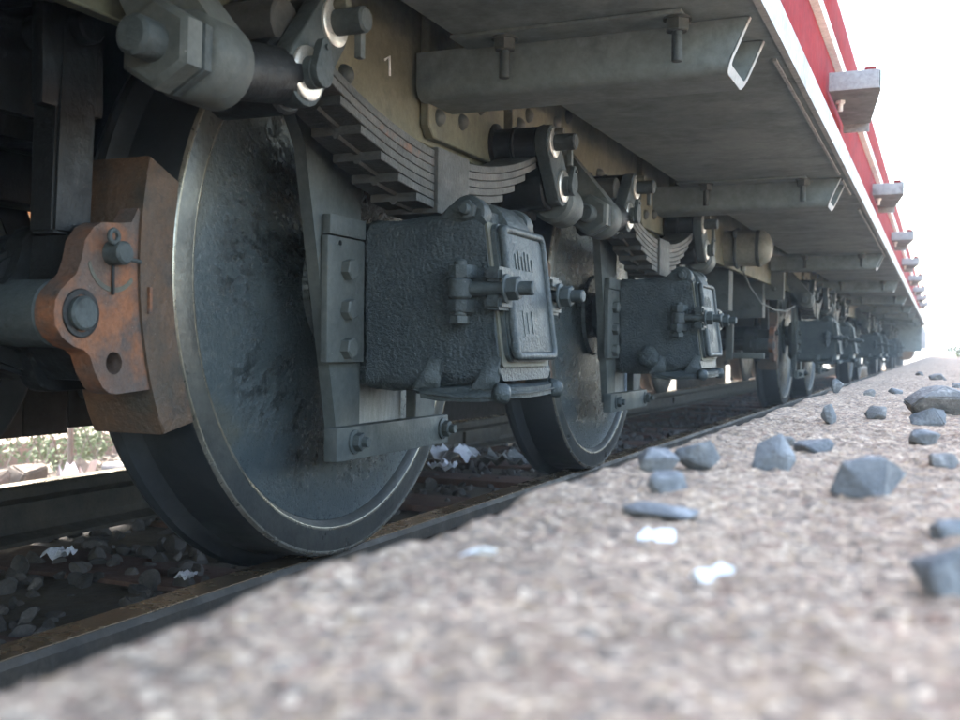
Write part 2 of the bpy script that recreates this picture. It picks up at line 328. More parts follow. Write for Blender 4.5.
for j in range(ny-1):
    a, b = j*nx, (j+1)*nx; c, d = base+2*j, base+2*(j+1); Fc += [(a, b, d, c), (c, d, d+1, c+1)]
me = bpy.data.meshes.new('mesh'); me.from_pydata(V, [], Fc); me.polygons.foreach_set('use_smooth', [True]*len(Fc))
obj('platform', me, 'concrete', kind='structure')

# ------------------------------------------------------------------ loose stone meshes
def stone_bm(seed, sx, sy, sz, cuts=9, sub=2):
    """angular crushed stone: a sphere cut by random planes"""
    r = random.Random(seed); bm = bmesh.new(); pts = []
    for _ in range(cuts+4):
        d = Vector((r.gauss(0, 1), r.gauss(0, 1), r.gauss(0, 1))).normalized(); pts.append(d*r.uniform(.85, 1.12))
    hull(bm, pts, .07)
    bmesh.ops.triangulate(bm, faces=bm.faces); bmesh.ops.subdivide_edges(bm, edges=[e for e in bm.edges if e.calc_length() > .25], cuts=2, use_grid_fill=True)
    for v in bm.verts: v.co *= 1+r.uniform(-.014, .014)
    for k in (0, 1):
        m_ = max(abs(v.co[k]) for v in bm.verts)
        for v in bm.verts: v.co[k] /= m_
    zr = max(v.co.z for v in bm.verts)-min(v.co.z for v in bm.verts)
    for v in bm.verts: v.co.z *= 2/zr
    zm = min(v.co.z for v in bm.verts)
    for v in bm.verts: v.co = Vector((v.co.x*sx, v.co.y*sy, (v.co.z-zm)*sz))
    return bm
def stone_lo(rr):
    bm = bmesh.new(); bmesh.ops.create_icosphere(bm, subdivisions=2, radius=1)
    for _ in range(7):
        n = Vector((rr.gauss(0, 1), rr.gauss(0, 1), rr.gauss(0, 1))).normalized(); d = rr.uniform(.45, .8)
        for v in bm.verts:
            k = v.co.dot(n)-d
            if k > 0: v.co -= n*k*.95
    a = np.array([v.co[:] for v in bm.verts]); f = [[v.index for v in fc.verts] for fc in bm.faces]; bm.free(); return a, np.array(f)
rr = random.Random(5); PROTO = [stone_lo(rr) for _ in range(12)]
def scatter(name, n, xr, yfun, zfun, size, m, label, cat, seed):
    g = np.random.default_rng(seed); VV, FF, off = [], [], 0
    for i in range(n):
        a, f = PROTO[g.integers(12)]; q = g.normal(size=4); q /= np.linalg.norm(q); w_, x_, y_, z_ = q
        Rm = np.array([[1-2*(y_*y_+z_*z_), 2*(x_*y_-z_*w_), 2*(x_*z_+y_*w_)], [2*(x_*y_+z_*w_), 1-2*(x_*x_+z_*z_), 2*(y_*z_-x_*w_)], [2*(x_*z_-y_*w_), 2*(y_*z_+x_*w_), 1-2*(x_*x_+y_*y_)]])
        s = g.uniform(*size)*np.array([1, g.uniform(.6, 1), g.uniform(.5, .9)]); x = g.uniform(*xr); y = yfun(g)
        VV.append((a*s)@Rm.T+np.array([x, y, zfun(x, y, g)])); FF.append(f+off); off += len(a)
    V = np.concatenate(VV); Fa = np.concatenate(FF)
    me = bpy.data.meshes.new('mesh'); me.from_pydata(V.tolist(), [], Fa.tolist()); me.polygons.foreach_set('use_smooth', [True]*len(Fa)); me.set_sharp_from_angle(angle=R_(30))
    return obj(name, me, m, label=label, cat=cat, kind='stuff')
scatter('ballast', 9500, (-2.9, -.5), lambda g: -.2+22*g.random()**2.0, lambda x, y, g: -.538+g.uniform(-.01, .032), (.012, .036), 'ballast', 'dark dirty ballast stones lying between the sleepers', 'ballast', 3)
scatter('gravel', 2600, (-7.5, -2.5), lambda g: 1+24*g.random()**1.3, lambda x, y, g: gz(x, y)+g.uniform(-.01, .03), (.02, .07), 'ballast_pale', 'sunlit pale gravel on the ground beyond the track', 'gravel', 4)

# ------------------------------------------------------------------ railway track
tr = empty('railway_track', (XC, 8, -.525), 'rusty steel rails on brown wooden sleepers beneath the wagon', 'track')
def rail(xi, sgn):
    """xi: gauge face, sgn: direction from the gauge face to the outside of the head"""
    hw = .065; xc = xi+sgn*hw/2
    pr = [(-.058, 0), (.058, 0), (.058, .010), (.018, .024), (.0085, .04), (.0085, .095), (.028, .108), (.0325, .114), (.0325, .135), (.027, .1435), (-.027, .1435), (-.0325, .135), (-.0325, .114), (-.028, .108), (-.0085, .095), (-.0085, .04), (-.018, .024), (-.058, .010)]
    b = bmesh.new(); prism(b, [(xc+u, RT-.145+v) for u, v in pr], 'Y', -4, 60)
    o = obj('rail', b, 'rail', tr, angle=25)
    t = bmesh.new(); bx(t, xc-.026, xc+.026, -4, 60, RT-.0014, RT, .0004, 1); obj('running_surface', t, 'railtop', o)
    for y in (1.0, 4.9, 9.3):
        for s in (-1, 1):
            b = box(xc+s*.011-.003, xc+s*.011+.012*s, y-.22, y+.22, RT-.11, RT-.055, .003); obj('fishplate', b, 'rail', o)
rail(XC+.575-.002, 1); rail(XC-.500, -1)
for k in range(38):
    y = .05+k*.62+random.uniform(-.03, .03); w_ = random.uniform(-.02, .02)
    b = rough(box(XC-.98, XC+.98, y-.11, y+.11, -.64, RT-.147+random.uniform(-.012, .0), .008), .004, 9, k)
    obj('sleeper', b, 'sleeper', tr)

# ------------------------------------------------------------------ the wagon
wag = empty('railway_wagon', (XC, 9.8, RT), 'long grey wagon with red side beams, leaf springs and cast axle boxes beside the platform', 'wagon')
AXLE_PARTS = []
def P(name, bm, m, parent=None, **k):
    o = obj(name, bm, m, parent or wag, **k)
    if parent is None: AXLE_PARTS.append(o)
    return o
A = AX1
def wheel_prof(kind):
    if kind == 'tyre':   # t measured inward from the outer face
        return [(.014, .396), (.005, .402), (0, .408), (0, .446), (.003, .4525), (.008, WR), (.06, WR+.001), (.094, WR+.004), (.104, WR+.012), (.112, WR+.024), (.122, WR+.028), (.132, WR+.024), (.138, WR+.010), (.138, .39)]
    return [(.014, .3955), (.027, .390), (.035, .375), (.048, .345), (.066, .30), (.075, .24), (.072, .18), (.050, .14), (.022, .122), (.004, .115), (.002, .07), (.002, .01)]
def wheel(far=False):
    d = (1, 0, 0) if far else (-1, 0, 0); x = mirx(WX) if far else WX
    b = bmesh.new(); lathe(b, wheel_prof('disc')+[], (x, A, WZ), d, 72, cap=True)
    back = [(.136, .388), (.11, .36), (.095, .25), (.10, .16), (.15, .12), (.15, .01)]; lathe(b, back, (x, A, WZ), d, 48)
    o = P('wheel', b, 'disc')
    b = bmesh.new(); lathe(b, wheel_prof('tyre'), (x, A, WZ), d, 128, cap=False); me = finish(b, 28)
    me.materials.append(M['rim']); t = obj('tyre', me, 'tread', o)
    co = [p.center for p in me.polygons]; 
    me.polygons.foreach_set('material_index', [1 if (Vector((0, c.y, c.z)).length > .45 or (c.x < -.02 if not far else c.x > .02)) else 0 for c in co])
    xr_ = .0 if not far else 0; b = bmesh.new(); lathe(b, [(.0035, .4535), (.0008, .4515), (-.0008, .4495), (-.0008, .4465), (.0, .446)], (x, A, WZ), d, 128, cap=False); obj('polished_edge', b, 'edge', o)
    b = bmesh.new(); lathe(b, [(-.0004, .4115), (-.0006, .410), (.0006, .4065)], (x, A, WZ), d, 128, cap=False); obj('inner_lip', b, 'edge', o)
    # far from the outer face or at tread radius: black; the outer rim face: worn metal
    return o
wheel(); wheel(True)
b = bmesh.new(); cyl(b, (-.70, A, WZ), (mirx(-.70), A, WZ), .065, 24); P('axle', b, 'dark')

# axle guard: two horns and a bridge, one plate
LEG = [(-.315, .361), (-.262, .29), (-.168, -.150), (-.098, -.150), (-.098, .30), (-.15, .361)]
for far in (False, True):
    x0, x1 = (FX-.022, FX-.002) if not far else (mirx(FX)+.002, mirx(FX)+.022)
    for s in (-1, 1):
        b = bmesh.new(); prism(b, [(A-s*u, v) for u, v in LEG], 'X', x0, x1, .002, 1)
        g = P('axle_guard', b, 'guard')
        if far: continue
        y0, y1 = (A-.222, A-.112) if s < 0 else (A+.112, A+.222)
        b = box(FX, -.833, y0, y1, -.025, .165, .002); obj('liner_plate', b, 'guard', g)
        b = box(FX, -.831, y0+.003, y1-.001, .167, .197, .002); obj('liner_cap', b, 'guard', g)
        b = bmesh.new(); cyl(b, (-.8315, y0+.034, .156), (-.832, y0+.034, .156), .004, 10); obj('hole', b, 'dark', g)
        for z in (.117, .056, -.003):
            b = bmesh.new(); hexa(b, (-.833, (y0+y1)/2-.002, z), (1, 0, 0), .0165, .015); obj('bolt', b, 'guard', g)
    xa, xb = (-.853, -.829) if not far else (mirx(-.829), mirx(-.853))
    t = P('tie_bar', box(min(xa, xb), max(xa, xb), A-.197, A+.197, -.176, -.124, .003), 'guard')
    if not far:
        for y in (A-.145, A+.172):
            b = bmesh.new(); washer(b, (-.829, y, -.148), (1, 0, 0), .019, .004, .004); obj('washer', b, 'steel', t)
            b = bmesh.new(); hexa(b, (-.826, y, -.148), (1, 0, 0), .0145, .013); cyl(b, (-.815, y, -.148), (-.803, y, -.148), .008, 12, .001); obj('bolt', b, 'steel', t)
b = box(-.886, -.874, A-.094, A+.094, -.168, -.05, .001); P('dust_guard', b, 'pale')

# axle box casting
b = bmesh.new()
def brect(x, hy, z0, z1, c, n=5):
    pts = []
    for (cy, cz, a0) in ((hy-c, z1-c, 0), (-hy+c, z1-c, 90), (-hy+c, z0+c, 180), (hy-c, z0+c, 270)):
        for k in range(n): a = R_(a0+90*k/(n-1)); pts.append((x, A+cy+c*math.cos(a), cz+c*math.sin(a)))
    return pts
rings = []
for x, hy, z0, z1, c in ((-.905, .094, -.04, .18, .05), (-.89, .095, -.060, .196, .045), (-.834, .096, -.068, .200, .03), (-.831, .110, -.068, .200, .03), (-.76, .112, -.068, .202, .03), (-.70, .112, -.062, .204, .025), (-.655, .111, -.056, .206, .022), (-.640, .110, -.052, .206, .018)):
    rings.append(brect(x, hy, z0, z1, c))
fr = brect(-.605, .110, -.048, .206, .018)   # slanting front: foot stands further out than the head
fr = [(-.600-.034*((p[2]+.048)/.254), p[1], p[2]) for p in fr]; rings.append(fr)
loft(b, rings); bmesh.ops.subdivide_edges(b, edges=[e for e in b.edges if e.calc_length() > .03], cuts=3, use_grid_fill=True)
rough(b, .0022, 60, 1)
ab = P('axle_box', b, 'box', angle=50)
# base lip with two rounded feet
b = bmesh.new()
hull(b, [(x, A+y, z) for s in (-1, 1) for x, y, z in ((-.742, s*.108, -.080), (-.735, s*.122, -.078), (-.735, s*.122, -.064), (-.63, s*.124, -.082), (-.63, s*.122, -.064), (-.60, s*.115, -.078), (-.598, s*.11, -.058), (-.582, s*.085, -.074), (-.582, s*.085, -.060), (-.742, s*.105, -.060))], .006)
bmesh.ops.subdivide_edges(b, edges=[e for e in b.edges if e.calc_length() > .03], cuts=2, use_grid_fill=True); rough(b, .0018, 60, 2); obj('base_lip', b, 'lid', ab, angle=60)
for s in (-1, 1):
    b = bmesh.new(); cyl(b, (-.604, A+s*.118-.010, -.066), (-.584, A+s*.118+.004, -.068), .0155, 16, .005); rough(b, .0015, 70, 4); obj('foot_lug', b, 'lid', ab, angle=60)
    for x in (-.725, -.628):
        b = bmesh.new(); hull(b, [(x+q*.020, A+s*.121, -.066) for q in (-1, 1)]+[(x+.02+q*.012, A+s*.1095, -.010) for q in (-1, 1)]+[(x+q*.026, A+s*.108, -.068) for q in (-1, 1)]+[(x+.01+q*.016, A+s*.1175, -.045) for q in (-1, 1)], .004); obj('rib', b, 'lid', ab, angle=70)
# gasket strip and lid follow the slanted front
def slant(z): return -.600-.034*((z+.048)/.254)
def slab(bm, y0, y1, z0, z1, t0, t1, c, n=5, bev=0):
    pts = []
    for (cy, cz, a0) in ((y1-c, z1-c, 0), (y0+c, z1-c, 90), (y0+c, z0+c, 180), (y1-c, z0+c, 270)):
        for k in range(n): a = R_(a0+90*k/(n-1)); pts.append((A+cy+c*math.cos(a), cz+c*math.sin(a)))
    i = bev; cy, cz = A+(y0+y1)/2, (z0+z1)/2
    def shr(p, q): return (p[0]+(q if p[0] < cy else -q), p[1]+(q if p[1] < cz else -q))
    rg = [[(slant(v)+t0, u, v) for u, v in pts], [(slant(v)+t1-bev, u, v) for u, v in pts]]
    if bev: rg.append([(slant(v)+t1-bev*.3, u, v) for u, v in (shr(p, i*.3) for p in pts)]); rg.append([(slant(v)+t1, u, v) for u, v in (shr(p, i) for p in pts)])
    return loft(bm, rg)
b = bmesh.new(); slab(b, -.1055, .098, -.029, .190, .0005, .0045, .006); obj('gasket', b, 'gasket', ab)
b = bmesh.new(); slab(b, -.096, .094, -.022, .190, .0045, .012, .020); slab(b, -.090, .088, -.016, .186, .0115, .021, .024, bev=.006)
rough(b, .0008, 70, 3); lid = obj('lid', b, 'lid', ab, angle=60)
# rounded tray-like rim and casting marks on the lid
b = bmesh.new(); rp = []
for (cy, cz, a0) in ((.074, .170, 0), (-.076, .170, 90), (-.076, .0, 180), (.074, .0, 270)):
    for k in range(5): a = R_(a0+90*k/4); rp.append((cy+.010*math.cos(a), cz+.012*math.sin(a)))
n_ = len(rp); vs = []
for i_, (u, v) in enumerate(rp):
    p = Vector((slant(v)+.020, A+u, v)); q = Vector((slant(.07)+.02, A, .085)); e = (p-q).normalized()
    vs.append([b.verts.new(p+e*.0085*math.cos(2*math.pi*j_/8)+Vector((1, 0, 0))*.0075*math.sin(2*math.pi*j_/8)) for j_ in range(8)])
for i_ in range(n_):
    for j_ in range(8): b.faces.new((vs[i_][j_], vs[(i_+1) % n_][j_], vs[(i_+1) % n_][(j_+1) % 8], vs[i_][(j_+1) % 8]))
obj('raised_rim', b, 'lid', ab, angle=80)
for k, (y, h) in enumerate(((-.048, .024), (-.034, .030), (-.020, .022), (-.006, .030), (.008, .028), (.022, .020))):
    b = bmesh.new(); slab(b, y, y+.006, .122, .122+h, .0205, .0222, .001); obj('casting_mark', b, 'lid', ab)
b = bmesh.new(); slab(b, -.042, -.038, .018, .058, .0205, .0220, .001); slab(b, -.004, .0, .018, .058, .0205, .0220, .001); slab(b, -.038, -.004, .018, .022, .0205, .0220, .001); slab(b, -.024, -.020, .0225, .055, .0205, .0220, .001)
obj('casting_mark', b, 'lid', ab)
# top hinge of the lid
for y0, y1 in ((-.109, -.082), (.07, .10)):
    b = bmesh.new(); pr = [(-.712, .196)]+[(-.660+.032*math.cos(R_(a)), .203+.028*math.sin(R_(a))) for a in range(150, -31, -20)]+[(-.632, .18)]
    prism(b, pr, 'Y', A+y0, A+y1, .006, 2); rough(b, .0012, 60, 6); obj('hinge_lug', b, 'lid', ab)
b = bmesh.new(); pr = [(-.682, .20), (-.676, .218), (-.662, .226), (-.644, .224), (-.628, .212), (-.616, .192), (-.612, .172), (-.63, .17), (-.64, .19)]
prism(b, pr, 'Y', A-.045, A+.050, .006, 2); obj('hinge_arm', b, 'lid', ab)
b = bmesh.new(); hexa(b, (-.656, A-.109, .208), (0, -1, 0), .015, .009); cyl(b, (-.656, A-.116, .208), (-.656, A-.130, .208), .0085, 14, .002); obj('hinge_bolt', b, 'steel', ab)
# swing-bolt clamps on both sides
for s in (-1, 1):
    yc = A+s*.124
    for dz in (-.026, .026):
        b = bmesh.new(); pr = [(-.640, A+s*.109), (-.682, A+s*.109)]+[(-.662+.02*math.cos(R_(a)), yc+s*.016*math.sin(R_(a))) for a in (180, 140, 90, 40, 0)]
        prism(b, pr, 'Z', .088+dz-.010, .088+dz+.010, .003, 2); obj('clamp_lug', b, 'lid', ab)
    b = bmesh.new(); cyl(b, (-.660, yc+s*.004, .046), (-.660, yc+s*.004, .132), .010, 14, .003); hexa(b, (-.660, yc+s*.004, .047), (0, 0, -1), .015, .012); obj('clamp_pin', b, 'steel', ab)
    b = bmesh.new(); cyl(b, (-.660, yc+s*.004, .073), (-.660, yc+s*.004, .103), .018, 18, .003); cyl(b, (-.66, yc+s*.002, .088), (-.545, yc-s*.006, .088), .0105, 16, .002); obj('swing_bolt', b, 'steel', ab)
    b = bmesh.new(); hexa(b, (-.583, yc-s*.004, .088), (1, 0, 0), .0185, .017); washer(b, (-.588, yc-s*.004, .088), (1, 0, 0), .022, .008, .004); obj('clamp_nut', b, 'steel', ab)
    for dz in (-.021, .021):
        b = bmesh.new(); hull(b, [(x, yy, .088+dz+q) for x in (-.618, -.590) for yy in (A+s*.084, A+s*.138) for q in (-.011, .011)], .005); obj('lid_ear', b, 'lid', ab)

# leaf spring
def leaf(L, k, x0=-.822, x1=-.738, t=.0132, rib=True):
    """k-th leaf from the top; half length L"""
    n = 22; top = []
    zt = lambda y: .311+.44*y*y
    b = bmesh.new(); rings = []
    for i in range(n+1):
        y = -L+2*L*i/n; z = zt(y)-k*t*(1+.1*0)
        e = .0 if 0 < i < n else .002
        xm = (x0+x1)/2
        rings.append([(x0+.001+e, A+y, z-.0004), (x1-.001-e, A+y, z-.0004), (x1-e, A+y, z-.0016), (x1-e, A+y, z-t+.0014), (x1-.0012-e, A+y, z-t+.0003), (xm+.006, A+y, z-t+.0003), (xm+.0035, A+y, z-t-.004), (xm-.0035, A+y, z-t-.004), (xm-.006, A+y, z-t+.0003), (x0+.0012+e, A+y, z-t+.0003), (x0+e, A+y, z-t+.0014), (x0+e, A+y, z-.0016)])
    return loft(b, rings)
HALF = (.455, .405, .345, .290, .232, .178, .118)
b = bmesh.new(); bx(b, -.827, -.731, A-.060, A+.064, .212, .318, .006, 2); sp = P('leaf_spring', b, 'spring')   # the buckle carries the leaves
for k, L in enumerate(HALF): obj('leaf', leaf(L, k), 'spring' if k != 1 else 'rustleaf', sp)
for s in (-1, 1):
    b = bmesh.new(); cyl(b, (-.822, A+s*.477, .400-.004), (-.738, A+s*.477, .396), .030, 20, .003); obj('spring_eye', b, 'spring', sp)
SE = .477

# shackles: outer plate with two pins, sleeve to the frame
def circ(cy, cz, r, a0, a1, n=9): return [(cy+r*math.cos(R_(a0+(a1-a0)*i/n)), cz+r*math.sin(R_(a0+(a1-a0)*i/n))) for i in range(n+1)]
def shackle(s):
    up = (A+s*.416, .408); lo = (A+s*.477, .330)
    d = Vector((lo[0]-up[0], lo[1]-up[1])).normalized(); ang = math.degrees(math.atan2(-d.y, -d.x))
    poly = circ(*up, .036, ang-90, ang+90)+circ(*lo, .040, ang+90, ang+270)
    b = bmesh.new(); prism(b, poly, 'X', -.735, -.708, .003, 2)
    o = P('shackle', b, 'steel')
    # upper pin with stepped sleeve back to the frame
    b = bmesh.new(); lathe(b, [(0, .046), (.018, .046), (.020, .034), (.055, .034), (.057, .037), (.062, .037), (.064, .034), (.108, .034)], (FX, *up), (1, 0, 0), 28); obj('sleeve', b, 'dark', o)
    b = bmesh.new(); washer(b, (-.708, *up), (1, 0, 0), .030, .012, .005); obj('washer', b, 'bright', o)
    b = bmesh.new(); cyl(b, (-.708, *up), (-.660, *up), .0165, 20, .003); obj('pin', b, 'steel', o)
    b = bmesh.new(); bx(b, -.682, -.672, up[0]+.006, up[0]+.018, up[1]-.045, up[1]+.012, .002); obj('split_cotter', b, 'guard', o)
    b = bmesh.new(); cyl(b, (-.703, up[0]-.004, up[1]+.021), (-.684, up[0]-.004, up[1]+.021), .0075, 12, .001); obj('grease_nipple', b, 'gasket', o)
    # lower pin
    b = bmesh.new(); washer(b, (-.708, *lo), (1, 0, 0), .033, .018, .005); obj('washer', b, 'bright', o)
    b = bmesh.new(); cyl(b, (-.708, *lo), (-.690, *lo), .020, 20, .003); obj('pin', b, 'steel', o)
    b = bmesh.new(); prism(b, circ(lo[0], lo[1], .0195, 170, 380, 12)+circ(lo[0]+.003, lo[1]+.030, .011, 20, 170, 6), 'X', -.692, -.682, .002, 2); cyl(b, (-.684, lo[0]+.003, lo[1]+.030), (-.679, lo[0]+.003, lo[1]+.030), .004, 8); obj('keeper_plate', b, 'steel', o)
    b = bmesh.new(); cyl(b, (-.836, *lo), (-.737, *lo), .047, 28, .004); obj('eye_hub', b, 'dark', o)
    return o
shackle(-1); shackle(1)
# adjuster: bracket arm with boss, threaded shank and nut, towards the camera side of the axle
bc = Vector((-.735, A-.641, .306))
def adjuster(s, nut):
    c = Vector((bc.x, A+s*.641, bc.z)); y0, y1 = c.y-.034, c.y+.034
    b = bmesh.new(); cyl(b, (c.x, y0, c.z), (c.x, y1, c.z), .048, 32, .006)
    pts = []
    for yy in (y0+.006, y1-.006):
        for a in range(-10, 191, 20): pts.append((c.x+.0475*math.cos(R_(a)), yy, c.z+.0475*math.sin(R_(a))))
    yt = c.y-s*.005
    pts += [(x, yt+q, .475) for x in (-.842, -.815) for q in (-.018, .022)]+[(x, yt+q, .40) for x in (-.842,) for q in (-.03, .03)]
    hull(b, pts); o = P('adjuster_bracket', b, 'guard', angle=50)
    b = bmesh.new(); cyl(b, (c.x, c.y-.03*s, c.z), (c.x, c.y-.15*s, c.z+.02), .034, 20, .004); obj('shank', b, 'dark', o)
    if nut:
        b = bmesh.new(); lathe(b, [(0, .046), (.012, .047), (.014, .044)], (c.x, y0-.001, c.z), (0, -1, 0), 6, .5); obj('lock_nut', b, 'steel', o)
        b = bmesh.new(); lathe(b, [(0, .044), (.003, .047), (.025, .047), (.030, .040)], (c.x, y0-.0155, c.z), (0, -1, 0), 6, .5); obj('nut', b, 'guard', o)
        b = bmesh.new(); cyl(b, (c.x, y0-.02, c.z), (c.x, y0-.078, c.z), .021, 24, .004); obj('bolt', b, 'steel', o)
    return o
adjuster(-1, True); 
b = bmesh.new(); cyl(b, (-.74, A+.50, .305), (-.74, A+.585, .30), .044, 26, .008); cyl(b, (-.74, A+.58, .30), (-.74, A+.65, .298), .02, 18, .003); P('spring_stop', b, 'guard')

# brake block and holder
def br(pts): return [(A-1.575+y, z) for y, z in pts]
head = br([(1.049, .17), (1.037, .151), (1.019, .148), (.986, .145), (.973, .138), (.959, .121), (.954, .099), (.946, .081), (.921, .060), (.914, .048), (.912, .035), (.914, .020), (.924, .007), (.942, -.004), (.958, -.008), (.968, -.015), (.976, -.034), (.989, -.053), (1.0, -.060), (1.013, -.062), (1.074, -.058), (1.086, -.075), (1.092, 0), (1.08, .12)])
for far in (False, True):
    X = (lambda x: mirx(x)) if far else (lambda x: x)
    b = bmesh.new(); prism(b, head[:19]+[(head[18][0], head[18][1])][:0]+circ(A-1.575+1.008, -.024, .0138, 262, -98, 20)+head[18:], 'X', X(-.952), X(-.922)); h = P('brake_head', b, 'rust')
    b = bmesh.new(); prism(b, head, 'X', X(-1.05), X(-1.02), .0015, 1); obj('rear_cheek', b, 'dark', h)
    b = bmesh.new(); cy = A
    arc = [(cy+r*math.cos(a), WZ+r*math.sin(a)) for r, a in [(.466, math.pi-.245+.7*i/14) for i in range(15)]]+[(cy+r*math.cos(a), WZ+r*math.sin(a)) for r, a in [(.527, math.pi+.455-.69*i/14-.03) for i in range(15)]]
    prism(b, arc, 'X', X(-1.035), X(-.918), .004, 2); obj('brake_shoe', b, 'shoe', h)
    if far: continue
    py, pz = A-1.575+.953, .035
    b = bmesh.new(); cyl(b, (-.953, py, pz), (-1.06, py, pz), .0405, 28, .004); obj('boss', b, 'steel', h)
    b = bmesh.new(); hull(b, [(x, A-1.575+y, z) for x in (-1.02, -.953) for y, z in ((.975, .13), (1.05, .14), (1.08, .06), (1.08, -.05), (1.0, -.045), (.96, .0))]); obj('web', b, 'dark', h)
    b = bmesh.new(); washer(b, (-.923, py, pz), (1, 0, 0), .029, .022, .003); obj('groove_ring', b, 'dark', h)
    b = bmesh.new(); cyl(b, (-1.0, py, pz), (-.913, py, pz), .0205, 24, .003); obj('pin', b, 'steel', h)
    b = bmesh.new(); prism(b, circ(A-1.575+1.006, .106, .044, 195, 320, 14)+circ(A-1.575+1.006, .108, .040, 320, 195, 14), 'X', -.9222, -.9212, 0); obj('worn_ring', b, 'gasket', h)
    py, pz = A-1.575+1.001, .109
    b = bmesh.new(); cyl(b, (-.925, py, pz), (-.897, py, pz), .0145, 20, .003); obj('pin', b, 'steel', h)
    b = bmesh.new(); ring(b, (-.906, py-.012, pz+.019), (1, 0, 0), .0075, .0032, 16, 8); tube(b, [(-.906, py-.006, pz+.012), (-.906, py+.01, pz-.006), (-.906, py+.034, pz-.008)], .0028); obj('split_pin', b, 'steel', h)
    b = bmesh.new(); bx(b, -.9215, -.918, py+.0, py+.004, pz-.050, pz-.012, .0008, 1); obj('slot', b, 'dark', h)
    b = bmesh.new(); bx(b, -.919, -.914, A-1.575+1.062, A-1.575+1.067, .038, .072, .001); obj('key', b, 'rust', h)
b = bmesh.new(); cyl(b, (-1.03, A-.622, .035), (mirx(-1.03), A-.622, .035), .034, 20); P('brake_beam', b, 'dark')
b = bmesh.new(); hull(b, [(x, A-.585+y+q*.02, .13 if q == 0 else .40) for q in (0, 1) for x in ((-.998, -.958) if q == 0 else (-1.01, -.965)) for y in (-.045, .018)], .004); hg = P('brake_hanger', b, 'dark')
b = bmesh.new(); [bx(b, x, x+.02, A-.64, A-.54, .28, .47, .006) for x in (-1.06, -.985)]; cyl(b, (-1.09, A-.58, .385), (-.945, A-.58, .385), .022, 16, .003); obj('fork', b, 'dark', hg)
b = bmesh.new(); hull(b, [(x, A-.62+y, z) for x in (-1.10, -1.035) for y, z in ((-.05, -.02), (.055, -.05), (.09, -.01), (-.02, .10), (.05, .14))], .006); P('hanger_lug', b, 'dark')
# copies for the other axles
AXLES = [AX1+PITCH, 7.25, 8.70, 12.9, 14.35, 18.6, 20.05]
first = list(AXLE_PARTS)
for y in AXLES:
    for o in first:
        if y > 15 and o.name.split('.')[0] in ('brake_hanger', 'hanger_lug', 'dust_guard'): continue
        copy_tree(o, wag, (0, y-AX1, 0))
# the plug on the second axle box's side
b = bmesh.new(); lathe(b, [(0, .030), (.012, .030), (.022, .024), (.03, .012)], (-.745, AX1+PITCH-.123, -.02), (0, -1, 0), 20); bx(b, -.765, -.725, AX1+PITCH-.158, AX1+PITCH-.150, -.013, -.008, .001); rough(b, .002, 60); 
obj('oil_plug', b, 'box', wag)

# frame plates with doublers and rivets
def frame(side):
    f = (lambda x: x) if side > 0 else mirx
    b = bmesh.new(); bx(b, f(FX-.024), f(FX-.004), Y0, Y1, .362, .74, .002, 1); fp = obj('frame_plate', b, 'khaki', wag)
    if side < 0: return fp
    for ax in [AX1-PITCH*0]+AXLES:
        for (a, c, t) in ((.105, .455, .018), (.475, .86, .030)):
            b = bmesh.new(); z0 = .372 if t < .02 else .385
            prism(b, [(ax+a+.02, z0), (ax+c, z0), (ax+c, .70), (ax+a, .70), (ax+a, z0+.02)], 'X', FX-.003, FX-.003+t, .002, 1); d = obj('doubler_plate', b, 'khaki', fp)
        riv = [(-.155, .418, 0), (-.28, .47, 0), (.145, .412, .015), (.245, .424, .015), (.51, .47, .027), (.56, .50, .027), (.66, .485, .027), (.74, .52, .027), (.50, .545, .027), (.62, .56, .027), (.80, .47, .027), (.82, .55, .027), (.70, .43, .027), (.80, .415, .027), (.33, .47, .015), (.18, .49, .015)]
        if ax > 9: riv = riv[2:8]
        for (dy, z, t) in riv:
            b = bmesh.new(); dome(b, (FX-.004+t, ax+dy, z), (1, 0, 0), .0165, .017); obj('rivet', b, 'guard', fp)
    return fp
fp = frame(1); fpf = frame(-1)
# a chalked figure 1 on the frame plate
b = bmesh.new(); tube(b, [(FX-.003, AX1-.026, .474), (FX-.003, AX1-.010, .484), (FX-.003, AX1-.008, .452)], .0022, 6); obj('chalk_mark', b, 'white', fp)
# bottom flange of the frame
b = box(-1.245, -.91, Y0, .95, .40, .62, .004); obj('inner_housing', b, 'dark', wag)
# deck, cross members, inner beams (dark underframe)
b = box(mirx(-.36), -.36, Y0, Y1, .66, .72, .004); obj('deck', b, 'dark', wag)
for i, y in enumerate([-1.2, .42, 2.30, 3.9, 4.9, 5.9, 10.0, 11.2, 15.8, 17.0]):
    b = box(mirx(-.875), -.875, y-.05, y+.05, .18 if i not in (2,) else .3, .659, .004); obj('cross_member', b, 'dark' if y < 3 else 'steel', wag)
for x in (-1.30, -1.87):
    b = box(x-.05, x+.05, Y0, Y1, .30, .658, .004); obj('centre_sill', b, 'dark', wag)
b = box(mirx(-1.15), -1.15, .2, 5.2, -.02, .12, .01); obj('underframe_blocker', b, 'dark', wag)  # added block that shuts off daylight beneath the wagon
# far side: added dark plates block the daylight, leaving only a strip of daylight above the far rail
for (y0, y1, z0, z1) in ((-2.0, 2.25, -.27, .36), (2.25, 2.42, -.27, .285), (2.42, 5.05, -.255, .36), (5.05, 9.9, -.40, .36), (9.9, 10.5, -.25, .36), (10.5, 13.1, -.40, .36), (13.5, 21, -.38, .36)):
    b = box(mirx(-.78)-.02, mirx(-.78), y0+.004, y1, z0, z1, .003); obj('daylight_blocker', b, 'dark', wag)

